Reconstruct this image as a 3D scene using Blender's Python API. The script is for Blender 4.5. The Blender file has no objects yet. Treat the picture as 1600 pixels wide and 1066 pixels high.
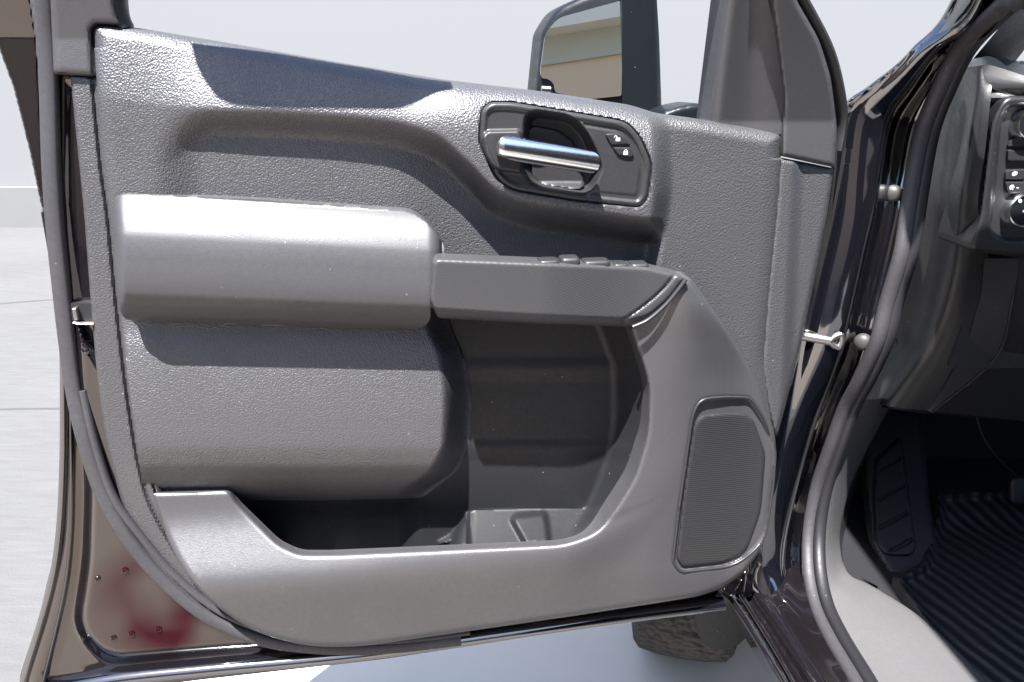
import bpy, math, random
import numpy as np
from mathutils import Vector

random.seed(4)
scene = bpy.context.scene
COL = scene.collection

# ------------------------------------------------------------------ camera, sky, sun, exposure
F, CX, CY = 1200.0, 800.0, 533.0
PITCH = math.radians(19.0)
CAM = np.array([0.0, 0.0, 1.40])
cam_d = bpy.data.cameras.new('camera')
cam_d.sensor_width = 36.0
cam_d.lens = 36.0 * F / 1600.0
cam_d.clip_start = 0.02
cam_d.clip_end = 400
cam = bpy.data.objects.new('camera', cam_d)
cam.location = CAM
cam.rotation_euler = (math.pi / 2 - PITCH, 0, 0)
COL.objects.link(cam)
scene.camera = cam

YAW = math.radians(8.0)
DU = np.array([math.cos(YAW), math.sin(YAW), 0.0])      # along the door, towards its hinge
DN = np.array([math.sin(YAW), -math.cos(YAW), 0.0])     # out of the door's inner face
DZ = np.array([0.0, 0.0, 1.0])
SUN = -0.52 * DU + 1.0 * DN + 2.2 * DZ
SUN = SUN / np.linalg.norm(SUN)

world = bpy.data.worlds.new('World')
scene.world = world
world.use_nodes = True
wn = world.node_tree
wn.nodes.clear()
sky = wn.nodes.new('ShaderNodeTexSky')
sky.sky_type = 'NISHITA'
sky.sun_disc = False
sky.sun_elevation = math.asin(SUN[2])
sky.sun_rotation = math.atan2(SUN[0], SUN[1])
sky.air_density = 1.0
sky.dust_density = 1.0
bg = wn.nodes.new('ShaderNodeBackground')
bg.inputs['Strength'].default_value = 0.085
wo = wn.nodes.new('ShaderNodeOutputWorld')
hs_ = wn.nodes.new('ShaderNodeHueSaturation')
hs_.inputs['Saturation'].default_value = 1.1
wn.links.new(sky.outputs[0], hs_.inputs['Color'])
wn.links.new(hs_.outputs[0], bg.inputs['Color'])
wn.links.new(bg.outputs[0], wo.inputs['Surface'])

sun_d = bpy.data.lights.new('sun', 'SUN')
sun_d.energy = 5.0
sun_d.angle = math.radians(0.6)
sun_d.color = (1.0, 0.975, 0.95)
sun = bpy.data.objects.new('sun', sun_d)
sun.rotation_euler = Vector(SUN).to_track_quat('Z', 'Y').to_euler()
sun.location = (0, 0, 8)
COL.objects.link(sun)

scene.view_settings.view_transform = 'Standard'
scene.view_settings.look = 'None'
scene.view_settings.exposure = 2.25
scene.view_settings.gamma = 1
scene.view_settings.use_curve_mapping = False

# ------------------------------------------------------------------ maths helpers
_f = np.array([0, math.cos(PITCH), -math.sin(PITCH)])
_u = np.array([0, math.sin(PITCH), math.cos(PITCH)])
_r = np.array([1.0, 0, 0])

def ray(px, py):
    a = (np.asarray(px, float) - CX) / F
    b = (CY - np.asarray(py, float)) / F
    return a[..., None] * _r + b[..., None] * _u + _f

DO = CAM + 1.2 * ray(np.array(700.0), np.array(533.0))

def door_pt(px, py, h):
    d = ray(px, py)
    t = (np.dot(DO - CAM, DN) + np.asarray(h, float)) / (d @ DN)
    return CAM + t[..., None] * d

def y_pt(px, py, y):
    d = ray(px, py)
    t = (np.asarray(y, float) - CAM[1]) / d[..., 1]
    return CAM + t[..., None] * d

def z_pt(px, py, z):
    d = ray(px, py)
    t = (np.asarray(z, float) - CAM[2]) / d[..., 2]
    return CAM + t[..., None] * d

BN = np.array([1.0, -0.1, -0.08])

def side_pt(px, py, off=0.0):
    """pixel to the plane of the cab's door opening, shifted inboard by off"""
    d = ray(px, py)
    c = 0.60 + 0.1 * -1.3 - 0.04 + np.asarray(off, float)
    t = (c - CAM @ BN) / (d @ BN)
    return CAM + t[..., None] * d

def S(a, b, x):
    t = np.clip((x - a) / (b - a), 0, 1)
    return t * t * (3 - 2 * t)

def cr(pts, n):
    """Catmull-Rom resample of an open polyline to n points, even in length"""
    P = np.asarray(pts, float)
    if len(P) == 2:
        t = np.linspace(0, 1, n)[:, None]
        return P[0] * (1 - t) + P[1] * t
    E = np.vstack([2 * P[0] - P[1], P, 2 * P[-1] - P[-2]])
    out = []
    for i in range(len(P) - 1):
        a, b, c, d = E[i:i + 4]
        t = np.linspace(0, 1, 16, endpoint=False)[:, None]
        out.append(0.5 * (2 * b + (c - a) * t + (2 * a - 5 * b + 4 * c - d) * t ** 2 + (3 * b - a - 3 * c + d) * t ** 3))
    out = np.vstack(out + [P[-1:]])
    l = np.r_[0, np.cumsum(np.linalg.norm(np.diff(out, axis=0), axis=1))]
    q = np.linspace(0, l[-1], n)
    return np.stack([np.interp(q, l, out[:, k]) for k in range(P.shape[1])], 1)

def cv(x, pts):
    """smooth curve y(x) through pts"""
    P = np.asarray(pts, float)
    X, Y = P[:, 0], P[:, 1]
    m = np.diff(Y) / np.diff(X)
    d = np.zeros(len(X))
    for i in range(1, len(X) - 1):
        if m[i - 1] * m[i] > 0:
            d[i] = 2 * m[i - 1] * m[i] / (m[i - 1] + m[i])
    d[0], d[-1] = m[0], m[-1]
    x = np.clip(np.asarray(x, float), X[0], X[-1])
    k = np.clip(np.searchsorted(X, x, side='right') - 1, 0, len(X) - 2)
    hx = X[k + 1] - X[k]
    t = (x - X[k]) / hx
    return ((2 * t**3 - 3 * t**2 + 1) * Y[k] + (t**3 - 2 * t**2 + t) * hx * d[k]
            + (-2 * t**3 + 3 * t**2) * Y[k + 1] + (t**3 - t**2) * hx * d[k + 1])

def fillet(pts, r=14):
    """round the corners of a closed polygon; a point may carry its own radius"""
    n = len(pts)
    out = []
    for i in range(n):
        p = np.array(pts[i][:2], float)
        rr = pts[i][2] if len(pts[i]) > 2 else r
        a = np.array(pts[i - 1][:2], float)
        b = np.array(pts[(i + 1) % n][:2], float)
        la, lb = np.linalg.norm(a - p), np.linalg.norm(b - p)
        k = min(rr, 0.48 * la, 0.48 * lb)
        if k < 0.6:
            out.append(p)
            continue
        q0, q1 = p + (a - p) / la * k, p + (b - p) / lb * k
        for t in np.linspace(0, 1, 7):
            out.append((1 - t) ** 2 * q0 + 2 * t * (1 - t) * p + t * t * q1)
    return np.array(out)

class Poly:
    def __init__(self, pts, r=14):
        self.p = fillet(pts, r)
    def sd(self, x, y):
        P = np.stack([np.ravel(x), np.ravel(y)], 1).astype(float)
        V = self.p
        best = np.full(len(P), 1e18)
        inside = np.zeros(len(P), bool)
        for i in range(len(V)):
            a, b = V[i - 1], V[i]
            e = b - a
            L = e @ e
            if L < 1e-12:
                continue
            w = P - a
            t = np.clip((w @ e) / L, 0, 1)
            dd = w - t[:, None] * e
            best = np.minimum(best, (dd * dd).sum(1))
            c = (a[1] > P[:, 1]) != (b[1] > P[:, 1])
            if e[1] != 0:
                xc = a[0] + (P[:, 1] - a[1]) / e[1] * e[0]
                inside ^= c & (P[:, 0] < xc)
        s = np.sqrt(best)
        s[inside] *= -1
        return s.reshape(np.shape(x))

def rnd(sd, r):
    """height lost by an edge rounded with radius r (all in the same unit)"""
    q = np.clip(1 + sd / r, 0, 1)
    return r * (1 - np.sqrt(np.clip(1 - q * q, 0, 1)))

# ------------------------------------------------------------------ object helpers
BASE = {}

def tag(o, label=None, cat=None, group=None, kind=None):
    if label: o['label'] = label
    if cat: o['category'] = cat
    if group: o['group'] = group
    if kind: o['kind'] = kind
    return o

def empty(name, loc, label, cat):
    o = bpy.data.objects.new(name, None)
    o.location = loc
    o.empty_display_size = 0.1
    COL.objects.link(o)
    BASE[o.name] = np.array(loc, float)
    return tag(o, label, cat)

def root_base(p):
    while p.parent: p = p.parent
    return BASE.get(p.name, np.zeros(3))

def mesh(name, verts, faces, mat, parent=None, smooth=38, label=None):
    v = np.asarray(verts, float)
    base = root_base(parent) if parent else np.zeros(3)
    me = bpy.data.meshes.new(name)
    me.from_pydata((v - base).tolist(), [], [tuple(int(i) for i in f) for f in faces])
    me.update()
    if mat: me.materials.append(mat)
    if smooth:
        me.shade_smooth()
        me.set_sharp_from_angle(angle=math.radians(smooth))
    o = bpy.data.objects.new(name, me)
    COL.objects.link(o)
    if parent: o.parent = parent
    if label: o['label'] = label
    return o

class MB:
    """collects shapes into one mesh"""
    def __init__(self): self.v, self.f = [], []
    def add(self, v, f):
        n = len(self.v)
        self.v += [tuple(map(float, p)) for p in v]
        self.f += [tuple(int(i) + n for i in q) for q in f]
    def build(self, name, mat, parent=None, smooth=38, label=None):
        return mesh(name, self.v, self.f, mat, parent, smooth, label)

def field_geo(poly, hfun, pt, step=3.0, rim=0.02, rimdir=None):
    x0, y0 = poly.p.min(0) - 2 * step
    x1, y1 = poly.p.max(0) + 2 * step
    gx, gy = np.meshgrid(np.arange(x0, x1 + step, step), np.arange(y0, y1 + step, step))
    H, W = gx.shape
    s = poly.sd(gx, gy)
    x, y = gx.copy(), gy.copy()
    near = (np.abs(s) < 2 * step) & (s > -0.35 * step)
    for _ in range(3):
        xs, ys = x[near], y[near]
        s0 = poly.sd(xs, ys)
        e = 0.4
        sx = (poly.sd(xs + e, ys) - poly.sd(xs - e, ys)) / (2 * e)
        sy = (poly.sd(xs, ys + e) - poly.sd(xs, ys - e)) / (2 * e)
        n2 = np.maximum(sx * sx + sy * sy, 0.2)
        x[near] = xs - s0 * sx / n2
        y[near] = ys - s0 * sy / n2
    ins = s < -0.35 * step
    keep = ins[:-1, :-1] | ins[1:, :-1] | ins[:-1, 1:] | ins[1:, 1:]
    idx = np.arange(H * W).reshape(H, W)
    q = np.stack([idx[:-1, :-1], idx[1:, :-1], idx[1:, 1:], idx[:-1, 1:]], -1)[keep]
    used = np.unique(q)
    remap = np.full(H * W, -1)
    remap[used] = np.arange(len(used))
    q = remap[q]
    X, Y = x.ravel()[used], y.ravel()[used]
    V = pt(X, Y, hfun(X, Y))
    faces = [tuple(f) for f in q]
    if rim:
        cnt = {}
        for f in faces:
            for i in range(4):
                a, b = f[i], f[(i + 1) % 4]
                k = (min(a, b), max(a, b))
                cnt[k] = None if k in cnt else (a, b)
        bnd = [e for e in cnt.values() if e]
        vs = sorted({i for e in bnd for i in e})
        m = {v: len(V) + i for i, v in enumerate(vs)}
        d = -DN if rimdir is None else np.asarray(rimdir, float)
        rv = rim(X[vs], Y[vs])[:, None] if callable(rim) else rim
        V = np.vstack([V, V[vs] + d * rv])
        faces += [(b, a, m[a], m[b]) for a, b in bnd]
    return V, faces

def field(name, poly, hfun, mat, parent, step=3.0, rim=0.02, pt=None, rimdir=None, smooth=38, label=None):
    if not isinstance(poly, Poly): poly = Poly(poly)
    hf = hfun if callable(hfun) else (lambda x, y: np.full(np.shape(x), hfun))
    V, f = field_geo(poly, hf, pt or door_pt, step, rim, rimdir)
    return mesh(name, V, f, mat, parent, smooth, label)

def loft_geo(rails, n=40, m=24):
    R = np.stack([cr(r, n) for r in rails])
    G = np.stack([cr(R[:, j], m) for j in range(n)], 1)
    V = G.reshape(-1, 3)
    idx = np.arange(m * n).reshape(m, n)
    q = np.stack([idx[:-1, :-1], idx[:-1, 1:], idx[1:, 1:], idx[1:, :-1]], -1).reshape(-1, 4)
    return V, [tuple(f) for f in q]

def loft(name, rails, mat, parent, n=40, m=24, smooth=60, label=None, thick=0.0):
    V, f = loft_geo(rails, n, m)
    o = mesh(name, V, f, mat, parent, smooth, label)
    if thick:
        md = o.modifiers.new('thickness', 'SOLIDIFY')
        md.thickness = thick
        md.offset = 0
    return o

def tube_geo(path, ra, rb=None, n=80, k=12, up=None, closed=False, cap=True, power=1.0):
    """elliptical tube: ra along the reference 'up', rb across"""
    rb = ra if rb is None else rb
    if closed:
        P0 = np.asarray(path, float)
        P = cr(np.vstack([P0, P0[:1]]), n + 1)[:-1]
        T = np.roll(P, -1, 0) - np.roll(P, 1, 0)
    else:
        P = cr(path, n)
        T = np.gradient(P, axis=0)
    T /= np.linalg.norm(T, axis=1)[:, None]
    U = np.asarray(up if up is not None else DN, float)
    A = U - (T @ U)[:, None] * T
    A /= np.linalg.norm(A, axis=1)[:, None]
    B = np.cross(T, A)
    V = []
    for i in range(len(P)):
        for j in range(k):
            a = 2 * math.pi * j / k
            c, s = math.cos(a), math.sin(a)
            c = math.copysign(abs(c) ** power, c); s = math.copysign(abs(s) ** power, s)
            V.append(P[i] + A[i] * ra * c + B[i] * rb * s)
    f = []
    N = len(P)
    for i in range(N if closed else N - 1):
        for j in range(k):
            a, b = i * k + j, i * k + (j + 1) % k
            c, d = ((i + 1) % N) * k + (j + 1) % k, ((i + 1) % N) * k + j
            f.append((a, b, c, d))
    if cap and not closed:
        f.append(tuple(range(k - 1, -1, -1)))
        f.append(tuple(range((N - 1) * k, N * k)))
    return V, f

def tube(name, path, ra, mat, parent, rb=None, n=80, k=12, up=None, closed=False, label=None, power=1.0):
    V, f = tube_geo(path, ra, rb, n, k, up, closed, True, power)
    return mesh(name, V, f, mat, parent, 50, label)

def rbox_geo(c, ax, size, bev=0.15, dome=0.0):
    """rounded box: ax = three axes, size = full sizes; bev is a share of the smallest size"""
    c = np.asarray(c, float)
    sx, sy, sz = [s / 2 for s in size]
    b = min(sx, sy, sz) * 2 * bev
    def ring(w, h, r, z, n=5):
        out = []
        for (qx, qy, a0) in ((1, 1, 0), (-1, 1, 90), (-1, -1, 180), (1, -1, 270)):
            for i in range(n):
                a = math.radians(a0 + 90 * i / (n - 1))
                out.append(((w - r) * qx + r * math.cos(a), (h - r) * qy + r * math.sin(a), z))
        return out
    rr = min(sx, sy) * 0.5
    lay = [(b * (1 - math.sin(math.pi / 2 * k / 3)), -sz + b * (1 - math.cos(math.pi / 2 * k / 3))) for k in range(4)]
    full = lay + [(i, -z) for i, z in reversed(lay)]
    V = []
    for ins, z in full:
        V += ring(sx - ins, sy - ins, max(rr - ins, 0.0001), z)
    n = 20
    f = []
    for i in range(len(full) - 1):
        for j in range(n):
            f.append((i * n + j, i * n + (j + 1) % n, (i + 1) * n + (j + 1) % n, (i + 1) * n + j))
    f.append(tuple(range(n - 1, -1, -1)))
    f.append(tuple(range((len(full) - 1) * n, len(full) * n)))
    A = np.array(ax, float)
    W = [c + p[0] * A[0] + p[1] * A[1] + p[2] * A[2] for p in V]
    return W, f

def box_geo(lo, hi):
    x0, y0, z0 = lo; x1, y1, z1 = hi
    v = [(x0, y0, z0), (x1, y0, z0), (x1, y1, z0), (x0, y1, z0), (x0, y0, z1), (x1, y0, z1), (x1, y1, z1), (x0, y1, z1)]
    f = [(0, 3, 2, 1), (4, 5, 6, 7), (0, 1, 5, 4), (1, 2, 6, 5), (2, 3, 7, 6), (3, 0, 4, 7)]
    return v, f

def lathe_geo(c, axis, prof, n=40):
    """prof = (radius, height along axis) pairs"""
    c = np.asarray(c, float)
    a = np.asarray(axis, float); a /= np.linalg.norm(a)
    t = np.array([0, 0, 1.0]) if abs(a[2]) < 0.9 else np.array([1.0, 0, 0])
    e1 = np.cross(a, t); e1 /= np.linalg.norm(e1)
    e2 = np.cross(a, e1)
    V = []
    for r, h in prof:
        for j in range(n):
            q = 2 * math.pi * j / n
            V.append(c + a * h + r * (math.cos(q) * e1 + math.sin(q) * e2))
    f = []
    for i in range(len(prof) - 1):
        for j in range(n):
            f.append((i * n + j, i * n + (j + 1) % n, (i + 1) * n + (j + 1) % n, (i + 1) * n + j))
    return V, f

# ------------------------------------------------------------------ materials
def new_mat(name):
    m = bpy.data.materials.new(name)
    m.use_nodes = True
    nt = m.node_tree
    return m, nt, nt.nodes['Principled BSDF']

def N(nt, t, **kw):
    n = nt.nodes.new(t)
    for k, v in kw.items():
        if k in n.inputs: n.inputs[k].default_value = v
        else: setattr(n, k, v)
    return n

def plastic(name, col, rough, grain=None, amp=0.0004, dirt=0.25, kind='voronoi', spec=0.5):
    m, nt, b = new_mat(name)
    b.inputs['Specular IOR Level'].default_value = spec
    tc = N(nt, 'ShaderNodeTexCoord')
    n1 = N(nt, 'ShaderNodeTexNoise', Scale=9.0, Detail=6.0)
    n2 = N(nt, 'ShaderNodeTexNoise', Scale=140.0, Detail=3.0)
    nt.links.new(tc.outputs['Object'], n1.inputs['Vector'])
    nt.links.new(tc.outputs['Object'], n2.inputs['Vector'])
    ad = N(nt, 'ShaderNodeMath', operation='MULTIPLY')
    nt.links.new(n1.outputs[0], ad.inputs[0]); nt.links.new(n2.outputs[0], ad.inputs[1])
    mr = N(nt, 'ShaderNodeMapRange')
    mr.inputs[1].default_value = 0.12; mr.inputs[2].default_value = 0.42
    mr.inputs[3].default_value = rough + 0.08; mr.inputs[4].default_value = rough - 0.08
    nt.links.new(ad.outputs[0], mr.inputs[0])
    nt.links.new(mr.outputs[0], b.inputs['Roughness'])
    mx = N(nt, 'ShaderNodeMix', data_type='RGBA')
    c = np.array(col)
    mx.inputs[6].default_value = (*(c * (1 - dirt)), 1)
    mx.inputs[7].default_value = (*(c * (1 + dirt)), 1)
    mr2 = N(nt, 'ShaderNodeMapRange')
    mr2.inputs[1].default_value = 0.1; mr2.inputs[2].default_value = 0.45
    nt.links.new(ad.outputs[0], mr2.inputs[0])
    nt.links.new(mr2.outputs[0], mx.inputs[0])
    vd = N(nt, 'ShaderNodeTexVoronoi', feature='F1', Scale=70.0)
    nt.links.new(tc.outputs['Object'], vd.inputs['Vector'])
    sx_ = N(nt, 'ShaderNodeSeparateColor')
    nt.links.new(vd.outputs['Color'], sx_.inputs[0])
    g1 = N(nt, 'ShaderNodeMath', operation='GREATER_THAN'); g1.inputs[1].default_value = 0.72
    nt.links.new(sx_.outputs[0], g1.inputs[0])
    rr = N(nt, 'ShaderNodeMath', operation='MULTIPLY'); rr.inputs[1].default_value = 0.10
    nt.links.new(sx_.outputs[1], rr.inputs[0])
    l1 = N(nt, 'ShaderNodeMath', operation='LESS_THAN')
    nt.links.new(vd.outputs['Distance'], l1.inputs[0]); nt.links.new(rr.outputs[0], l1.inputs[1])
    m1_ = N(nt, 'ShaderNodeMath', operation='MULTIPLY')
    nt.links.new(g1.outputs[0], m1_.inputs[0]); nt.links.new(l1.outputs[0], m1_.inputs[1])
    m2_ = N(nt, 'ShaderNodeMath', operation='MULTIPLY'); m2_.inputs[1].default_value = 0.55
    nt.links.new(m1_.outputs[0], m2_.inputs[0])
    mx2 = N(nt, 'ShaderNodeMix', data_type='RGBA')
    mx2.inputs[7].default_value = (0.20, 0.19, 0.17, 1)
    nt.links.new(m2_.outputs[0], mx2.inputs[0]); nt.links.new(mx.outputs[2], mx2.inputs[6])
    nt.links.new(mx2.outputs[2], b.inputs['Base Color'])
    if grain:
        bp = N(nt, 'ShaderNodeBump')
        bp.inputs['Strength'].default_value = 1.0
        bp.inputs['Distance'].default_value = amp
        if kind == 'voronoi':
            wp = N(nt, 'ShaderNodeTexNoise', Scale=grain * 0.8, Detail=1.0)
            nt.links.new(tc.outputs['Object'], wp.inputs['Vector'])
            va = N(nt, 'ShaderNodeVectorMath', operation='MULTIPLY_ADD')
            k = 0.7 / grain
            va.inputs[1].default_value = (k, k, k)
            nt.links.new(wp.outputs['Color'], va.inputs[0])
            nt.links.new(tc.outputs['Object'], va.inputs[2])
            vo = N(nt, 'ShaderNodeTexVoronoi', feature='SMOOTH_F1', Scale=grain)
            vo.inputs['Smoothness'].default_value = 0.6
            nt.links.new(va.outputs[0], vo.inputs['Vector'])
            iv = N(nt, 'ShaderNodeMath', operation='MULTIPLY')
            iv.inputs[1].default_value = -1.0
            nt.links.new(vo.outputs['Distance'], iv.inputs[0])
            nt.links.new(iv.outputs[0], bp.inputs['Height'])
        else:
            nz = N(nt, 'ShaderNodeTexNoise', Scale=grain, Detail=2.0)
            nt.links.new(tc.outputs['Object'], nz.inputs['Vector'])
            nt.links.new(nz.outputs[0], bp.inputs['Height'])
        nt.links.new(bp.outputs[0], b.inputs['Normal'])
    return m

def ridged(name, col, rough, direction, period, amp, spec=0.5, noise=0.0):
    """plastic or rubber with fine parallel ridges across 'direction'"""
    m, nt, b = new_mat(name)
    b.inputs['Base Color'].default_value = (*col, 1)
    b.inputs['Roughness'].default_value = rough
    b.inputs['Specular IOR Level'].default_value = spec
    tc = N(nt, 'ShaderNodeTexCoord')
    dp = N(nt, 'ShaderNodeVectorMath', operation='DOT_PRODUCT')
    dp.inputs[1].default_value = tuple(np.asarray(direction, float) / np.linalg.norm(direction) * 2 * math.pi / period)
    nt.links.new(tc.outputs['Object'], dp.inputs[0])
    last = dp.outputs['Value']
    if noise:
        nz = N(nt, 'ShaderNodeTexNoise', Scale=5.0, Detail=3.0)
        nt.links.new(tc.outputs['Object'], nz.inputs['Vector'])
        ma = N(nt, 'ShaderNodeMath', operation='MULTIPLY_ADD')
        ma.inputs[1].default_value = noise
        nt.links.new(nz.outputs[0], ma.inputs[0]); nt.links.new(last, ma.inputs[2])
        last = ma.outputs[0]
    sn = N(nt, 'ShaderNodeMath', operation='SINE')
    nt.links.new(last, sn.inputs[0])
    bp = N(nt, 'ShaderNodeBump')
    bp.inputs['Strength'].default_value = 1.0
    bp.inputs['Distance'].default_value = amp
    nt.links.new(sn.outputs[0], bp.inputs['Height'])
    nt.links.new(bp.outputs[0], b.inputs['Normal'])
    return m

def simple(name, col, rough, metal=0.0, spec=0.5, coat=0.0, ripple=0.0, rscale=30.0):
    m, nt, b = new_mat(name)
    b.inputs['Base Color'].default_value = (*col, 1)
    b.inputs['Roughness'].default_value = rough
    b.inputs['Metallic'].default_value = metal
    b.inputs['Specular IOR Level'].default_value = spec
    b.inputs['Coat Weight'].default_value = coat
    b.inputs['Coat Roughness'].default_value = 0.02
    tc = N(nt, 'ShaderNodeTexCoord')
    nz = N(nt, 'ShaderNodeTexNoise', Scale=rscale, Detail=3.0)
    nt.links.new(tc.outputs['Object'], nz.inputs['Vector'])
    mr = N(nt, 'ShaderNodeMapRange')
    mr.inputs[3].default_value = max(rough * 0.8, 0.0); mr.inputs[4].default_value = rough * 1.25 + 0.005
    nt.links.new(nz.outputs[0], mr.inputs[0])
    nt.links.new(mr.outputs[0], b.inputs['Roughness'])
    if ripple:
        bp = N(nt, 'ShaderNodeBump')
        bp.inputs['Strength'].default_value = 1.0
        bp.inputs['Distance'].default_value = ripple
        nt.links.new(nz.outputs[0], bp.inputs['Height'])
        nt.links.new(bp.outputs[0], b.inputs['Normal'])
        nt.links.new(bp.outputs[0], b.inputs['Coat Normal'])
    return m

K = 0.039
M_PEB = plastic('pebbled_plastic', (K, K * 0.99, K * 1.07), 0.45, 430, 0.0008, dirt=0.12, spec=0.95)
M_FINE = plastic('fine_plastic', (K, K * 0.99, K * 1.07), 0.45, 620, 0.00030, dirt=0.1, kind='noise', spec=0.95)
M_PAD = plastic('soft_pad', (K, K * 0.99, K * 1.06), 0.47, 800, 0.00020, dirt=0.10, kind='noise', spec=0.65)
M_SMOOTH = plastic('smooth_plastic', (K * 0.6, K * 0.6, K * 0.64), 0.40, 700, 0.0001, kind='noise')
M_DASH = plastic('dash_plastic', (K * 0.30, K * 0.30, K * 0.32), 0.42, 500, 0.0003, dirt=0.12, kind='noise')
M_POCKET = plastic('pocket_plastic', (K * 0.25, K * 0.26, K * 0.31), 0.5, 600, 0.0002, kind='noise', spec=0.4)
M_DARK = plastic('dark_plastic', (0.014, 0.014, 0.016), 0.5, 500, 0.0002, kind='noise')
M_RUB = plastic('rubber', (0.038, 0.037, 0.041), 0.55, 500, 0.00015, kind='noise')
M_RUBD = plastic('dark_rubber', (0.012, 0.012, 0.014), 0.5, 400, 0.0002, kind='noise')
M_PULL = ridged('ribbed_pull', (K * 1.0, K * 1.0, K * 1.06), 0.43, (0.45, 0.06, 0.9), 0.0036, 0.00006)
M_GRILLE = ridged('speaker_mesh', (0.018, 0.018, 0.019), 0.5, (0.25, 0.03, 0.97), 0.0036, 0.00014, noise=0.6)
M_PAINT = simple('black_paint', (0.004, 0.004, 0.006), 0.06, 0.0, 0.9, 1.0, 0.00012, 9)
M_PAINTR = simple('inner_black_paint', (0.006, 0.005, 0.006), 0.05, 0.0, 1.0, 1.0, 0.0009, 7)
M_CHROME = simple('satin_chrome', (0.78, 0.79, 0.80), 0.16, 1.0, ripple=0.00005, rscale=300)
M_STEEL = simple('steel', (0.34, 0.335, 0.33), 0.38, 1.0)
M_CAP = simple('grey_rubber_cap', (0.035, 0.035, 0.034), 0.5)
M_WHITE = simple('white_print', (0.5, 0.5, 0.5), 0.6)
M_MIRROR = simple('mirror', (0.74, 0.78, 0.76), 0.0, 1.0)
M_MIRROR.node_tree.nodes['Principled BSDF'].inputs['Roughness'].default_value = 0.0
M_HOUS = plastic('mirror_plastic', (0.007, 0.009, 0.011), 0.34, 600, 0.0002, kind='noise', spec=0.35)
M_MAT = ridged('ribbed_mat', (0.012, 0.012, 0.014), 0.55, (0.9, 0.35, 0.0), 0.030, 0.0026, noise=7.0)
M_SILL = plastic('sill_plastic', (0.090, 0.089, 0.090), 0.36, 600, 0.0002, dirt=0.08, kind='noise')

def concrete():
    m, nt, b = new_mat('concrete')
    tc = N(nt, 'ShaderNodeTexCoord')
    n1 = N(nt, 'ShaderNodeTexNoise', Scale=0.9, Detail=8.0)
    n2 = N(nt, 'ShaderNodeTexNoise', Scale=14.0, Detail=6.0)
    n3 = N(nt, 'ShaderNodeTexNoise', Scale=160.0, Detail=3.0)
    mp = N(nt, 'ShaderNodeMapping')
    mp.inputs['Scale'].default_value = (0.5, 2.2, 1)
    nt.links.new(tc.outputs['Object'], mp.inputs['Vector'])
    nt.links.new(mp.outputs[0], n2.inputs['Vector'])
    nt.links.new(tc.outputs['Object'], n1.inputs['Vector'])
    nt.links.new(tc.outputs['Object'], n3.inputs['Vector'])
    a = N(nt, 'ShaderNodeMath', operation='ADD'); a2 = N(nt, 'ShaderNodeMath', operation='MULTIPLY_ADD')
    nt.links.new(n1.outputs[0], a.inputs[0]); nt.links.new(n2.outputs[0], a.inputs[1])
    a2.inputs[1].default_value = 0.35
    nt.links.new(n3.outputs[0], a2.inputs[0]); nt.links.new(a.outputs[0], a2.inputs[2])
    cr_ = N(nt, 'ShaderNodeValToRGB')
    cr_.color_ramp.elements[0].position = 0.75; cr_.color_ramp.elements[0].color = (0.071, 0.071, 0.073, 1)
    cr_.color_ramp.elements[1].position = 1.5; cr_.color_ramp.elements[1].color = (0.094, 0.094, 0.094, 1)
    mr = N(nt, 'ShaderNodeMapRange')
    mr.inputs[1].default_value = 0.75; mr.inputs[2].default_value = 1.55
    nt.links.new(a2.outputs[0], mr.inputs[0])
    cr_.color_ramp.elements[0].position = 0.0; cr_.color_ramp.elements[1].position = 1.0
    nt.links.new(mr.outputs[0], cr_.inputs[0])
    last = cr_.outputs[0]
    sp = N(nt, 'ShaderNodeSeparateXYZ')
    nt.links.new(tc.outputs['Object'], sp.inputs[0])
    wob = N(nt, 'ShaderNodeTexNoise', Scale=2.0, Detail=4.0)
    nt.links.new(tc.outputs['Object'], wob.inputs['Vector'])
    for (ax, by, c, w) in ((-0.30, 0.954, 6.10, 0.020), (-0.04, 0.999, 3.52, 0.012), (0.97, 0.24, 3.4, 0.014)):
        m1 = N(nt, 'ShaderNodeMath', operation='MULTIPLY'); m1.inputs[1].default_value = ax
        nt.links.new(sp.outputs[0], m1.inputs[0])
        m2 = N(nt, 'ShaderNodeMath', operation='MULTIPLY_ADD'); m2.inputs[1].default_value = by
        nt.links.new(sp.outputs[1], m2.inputs[0]); nt.links.new(m1.outputs[0], m2.inputs[2])
        m3 = N(nt, 'ShaderNodeMath', operation='MULTIPLY_ADD'); m3.inputs[1].default_value = 0.05
        nt.links.new(wob.outputs[0], m3.inputs[0]); nt.links.new(m2.outputs[0], m3.inputs[2])
        cm = N(nt, 'ShaderNodeMath', operation='COMPARE')
        cm.inputs[1].default_value = c; cm.inputs[2].default_value = w
        nt.links.new(m3.outputs[0], cm.inputs[0])
        mx = N(nt, 'ShaderNodeMix', data_type='RGBA')
        mx.inputs[7].default_value = (0.05, 0.05, 0.05, 1)
        nt.links.new(cm.outputs[0], mx.inputs[0]); nt.links.new(last, mx.inputs[6])
        last = mx.outputs[2]
    nt.links.new(last, b.inputs['Base Color'])
    b.inputs['Roughness'].default_value = 0.85
    bp = N(nt, 'ShaderNodeBump'); bp.inputs['Distance'].default_value = 0.004
    nt.links.new(a2.outputs[0], bp.inputs['Height'])
    nt.links.new(bp.outputs[0], b.inputs['Normal'])
    return m

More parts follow.
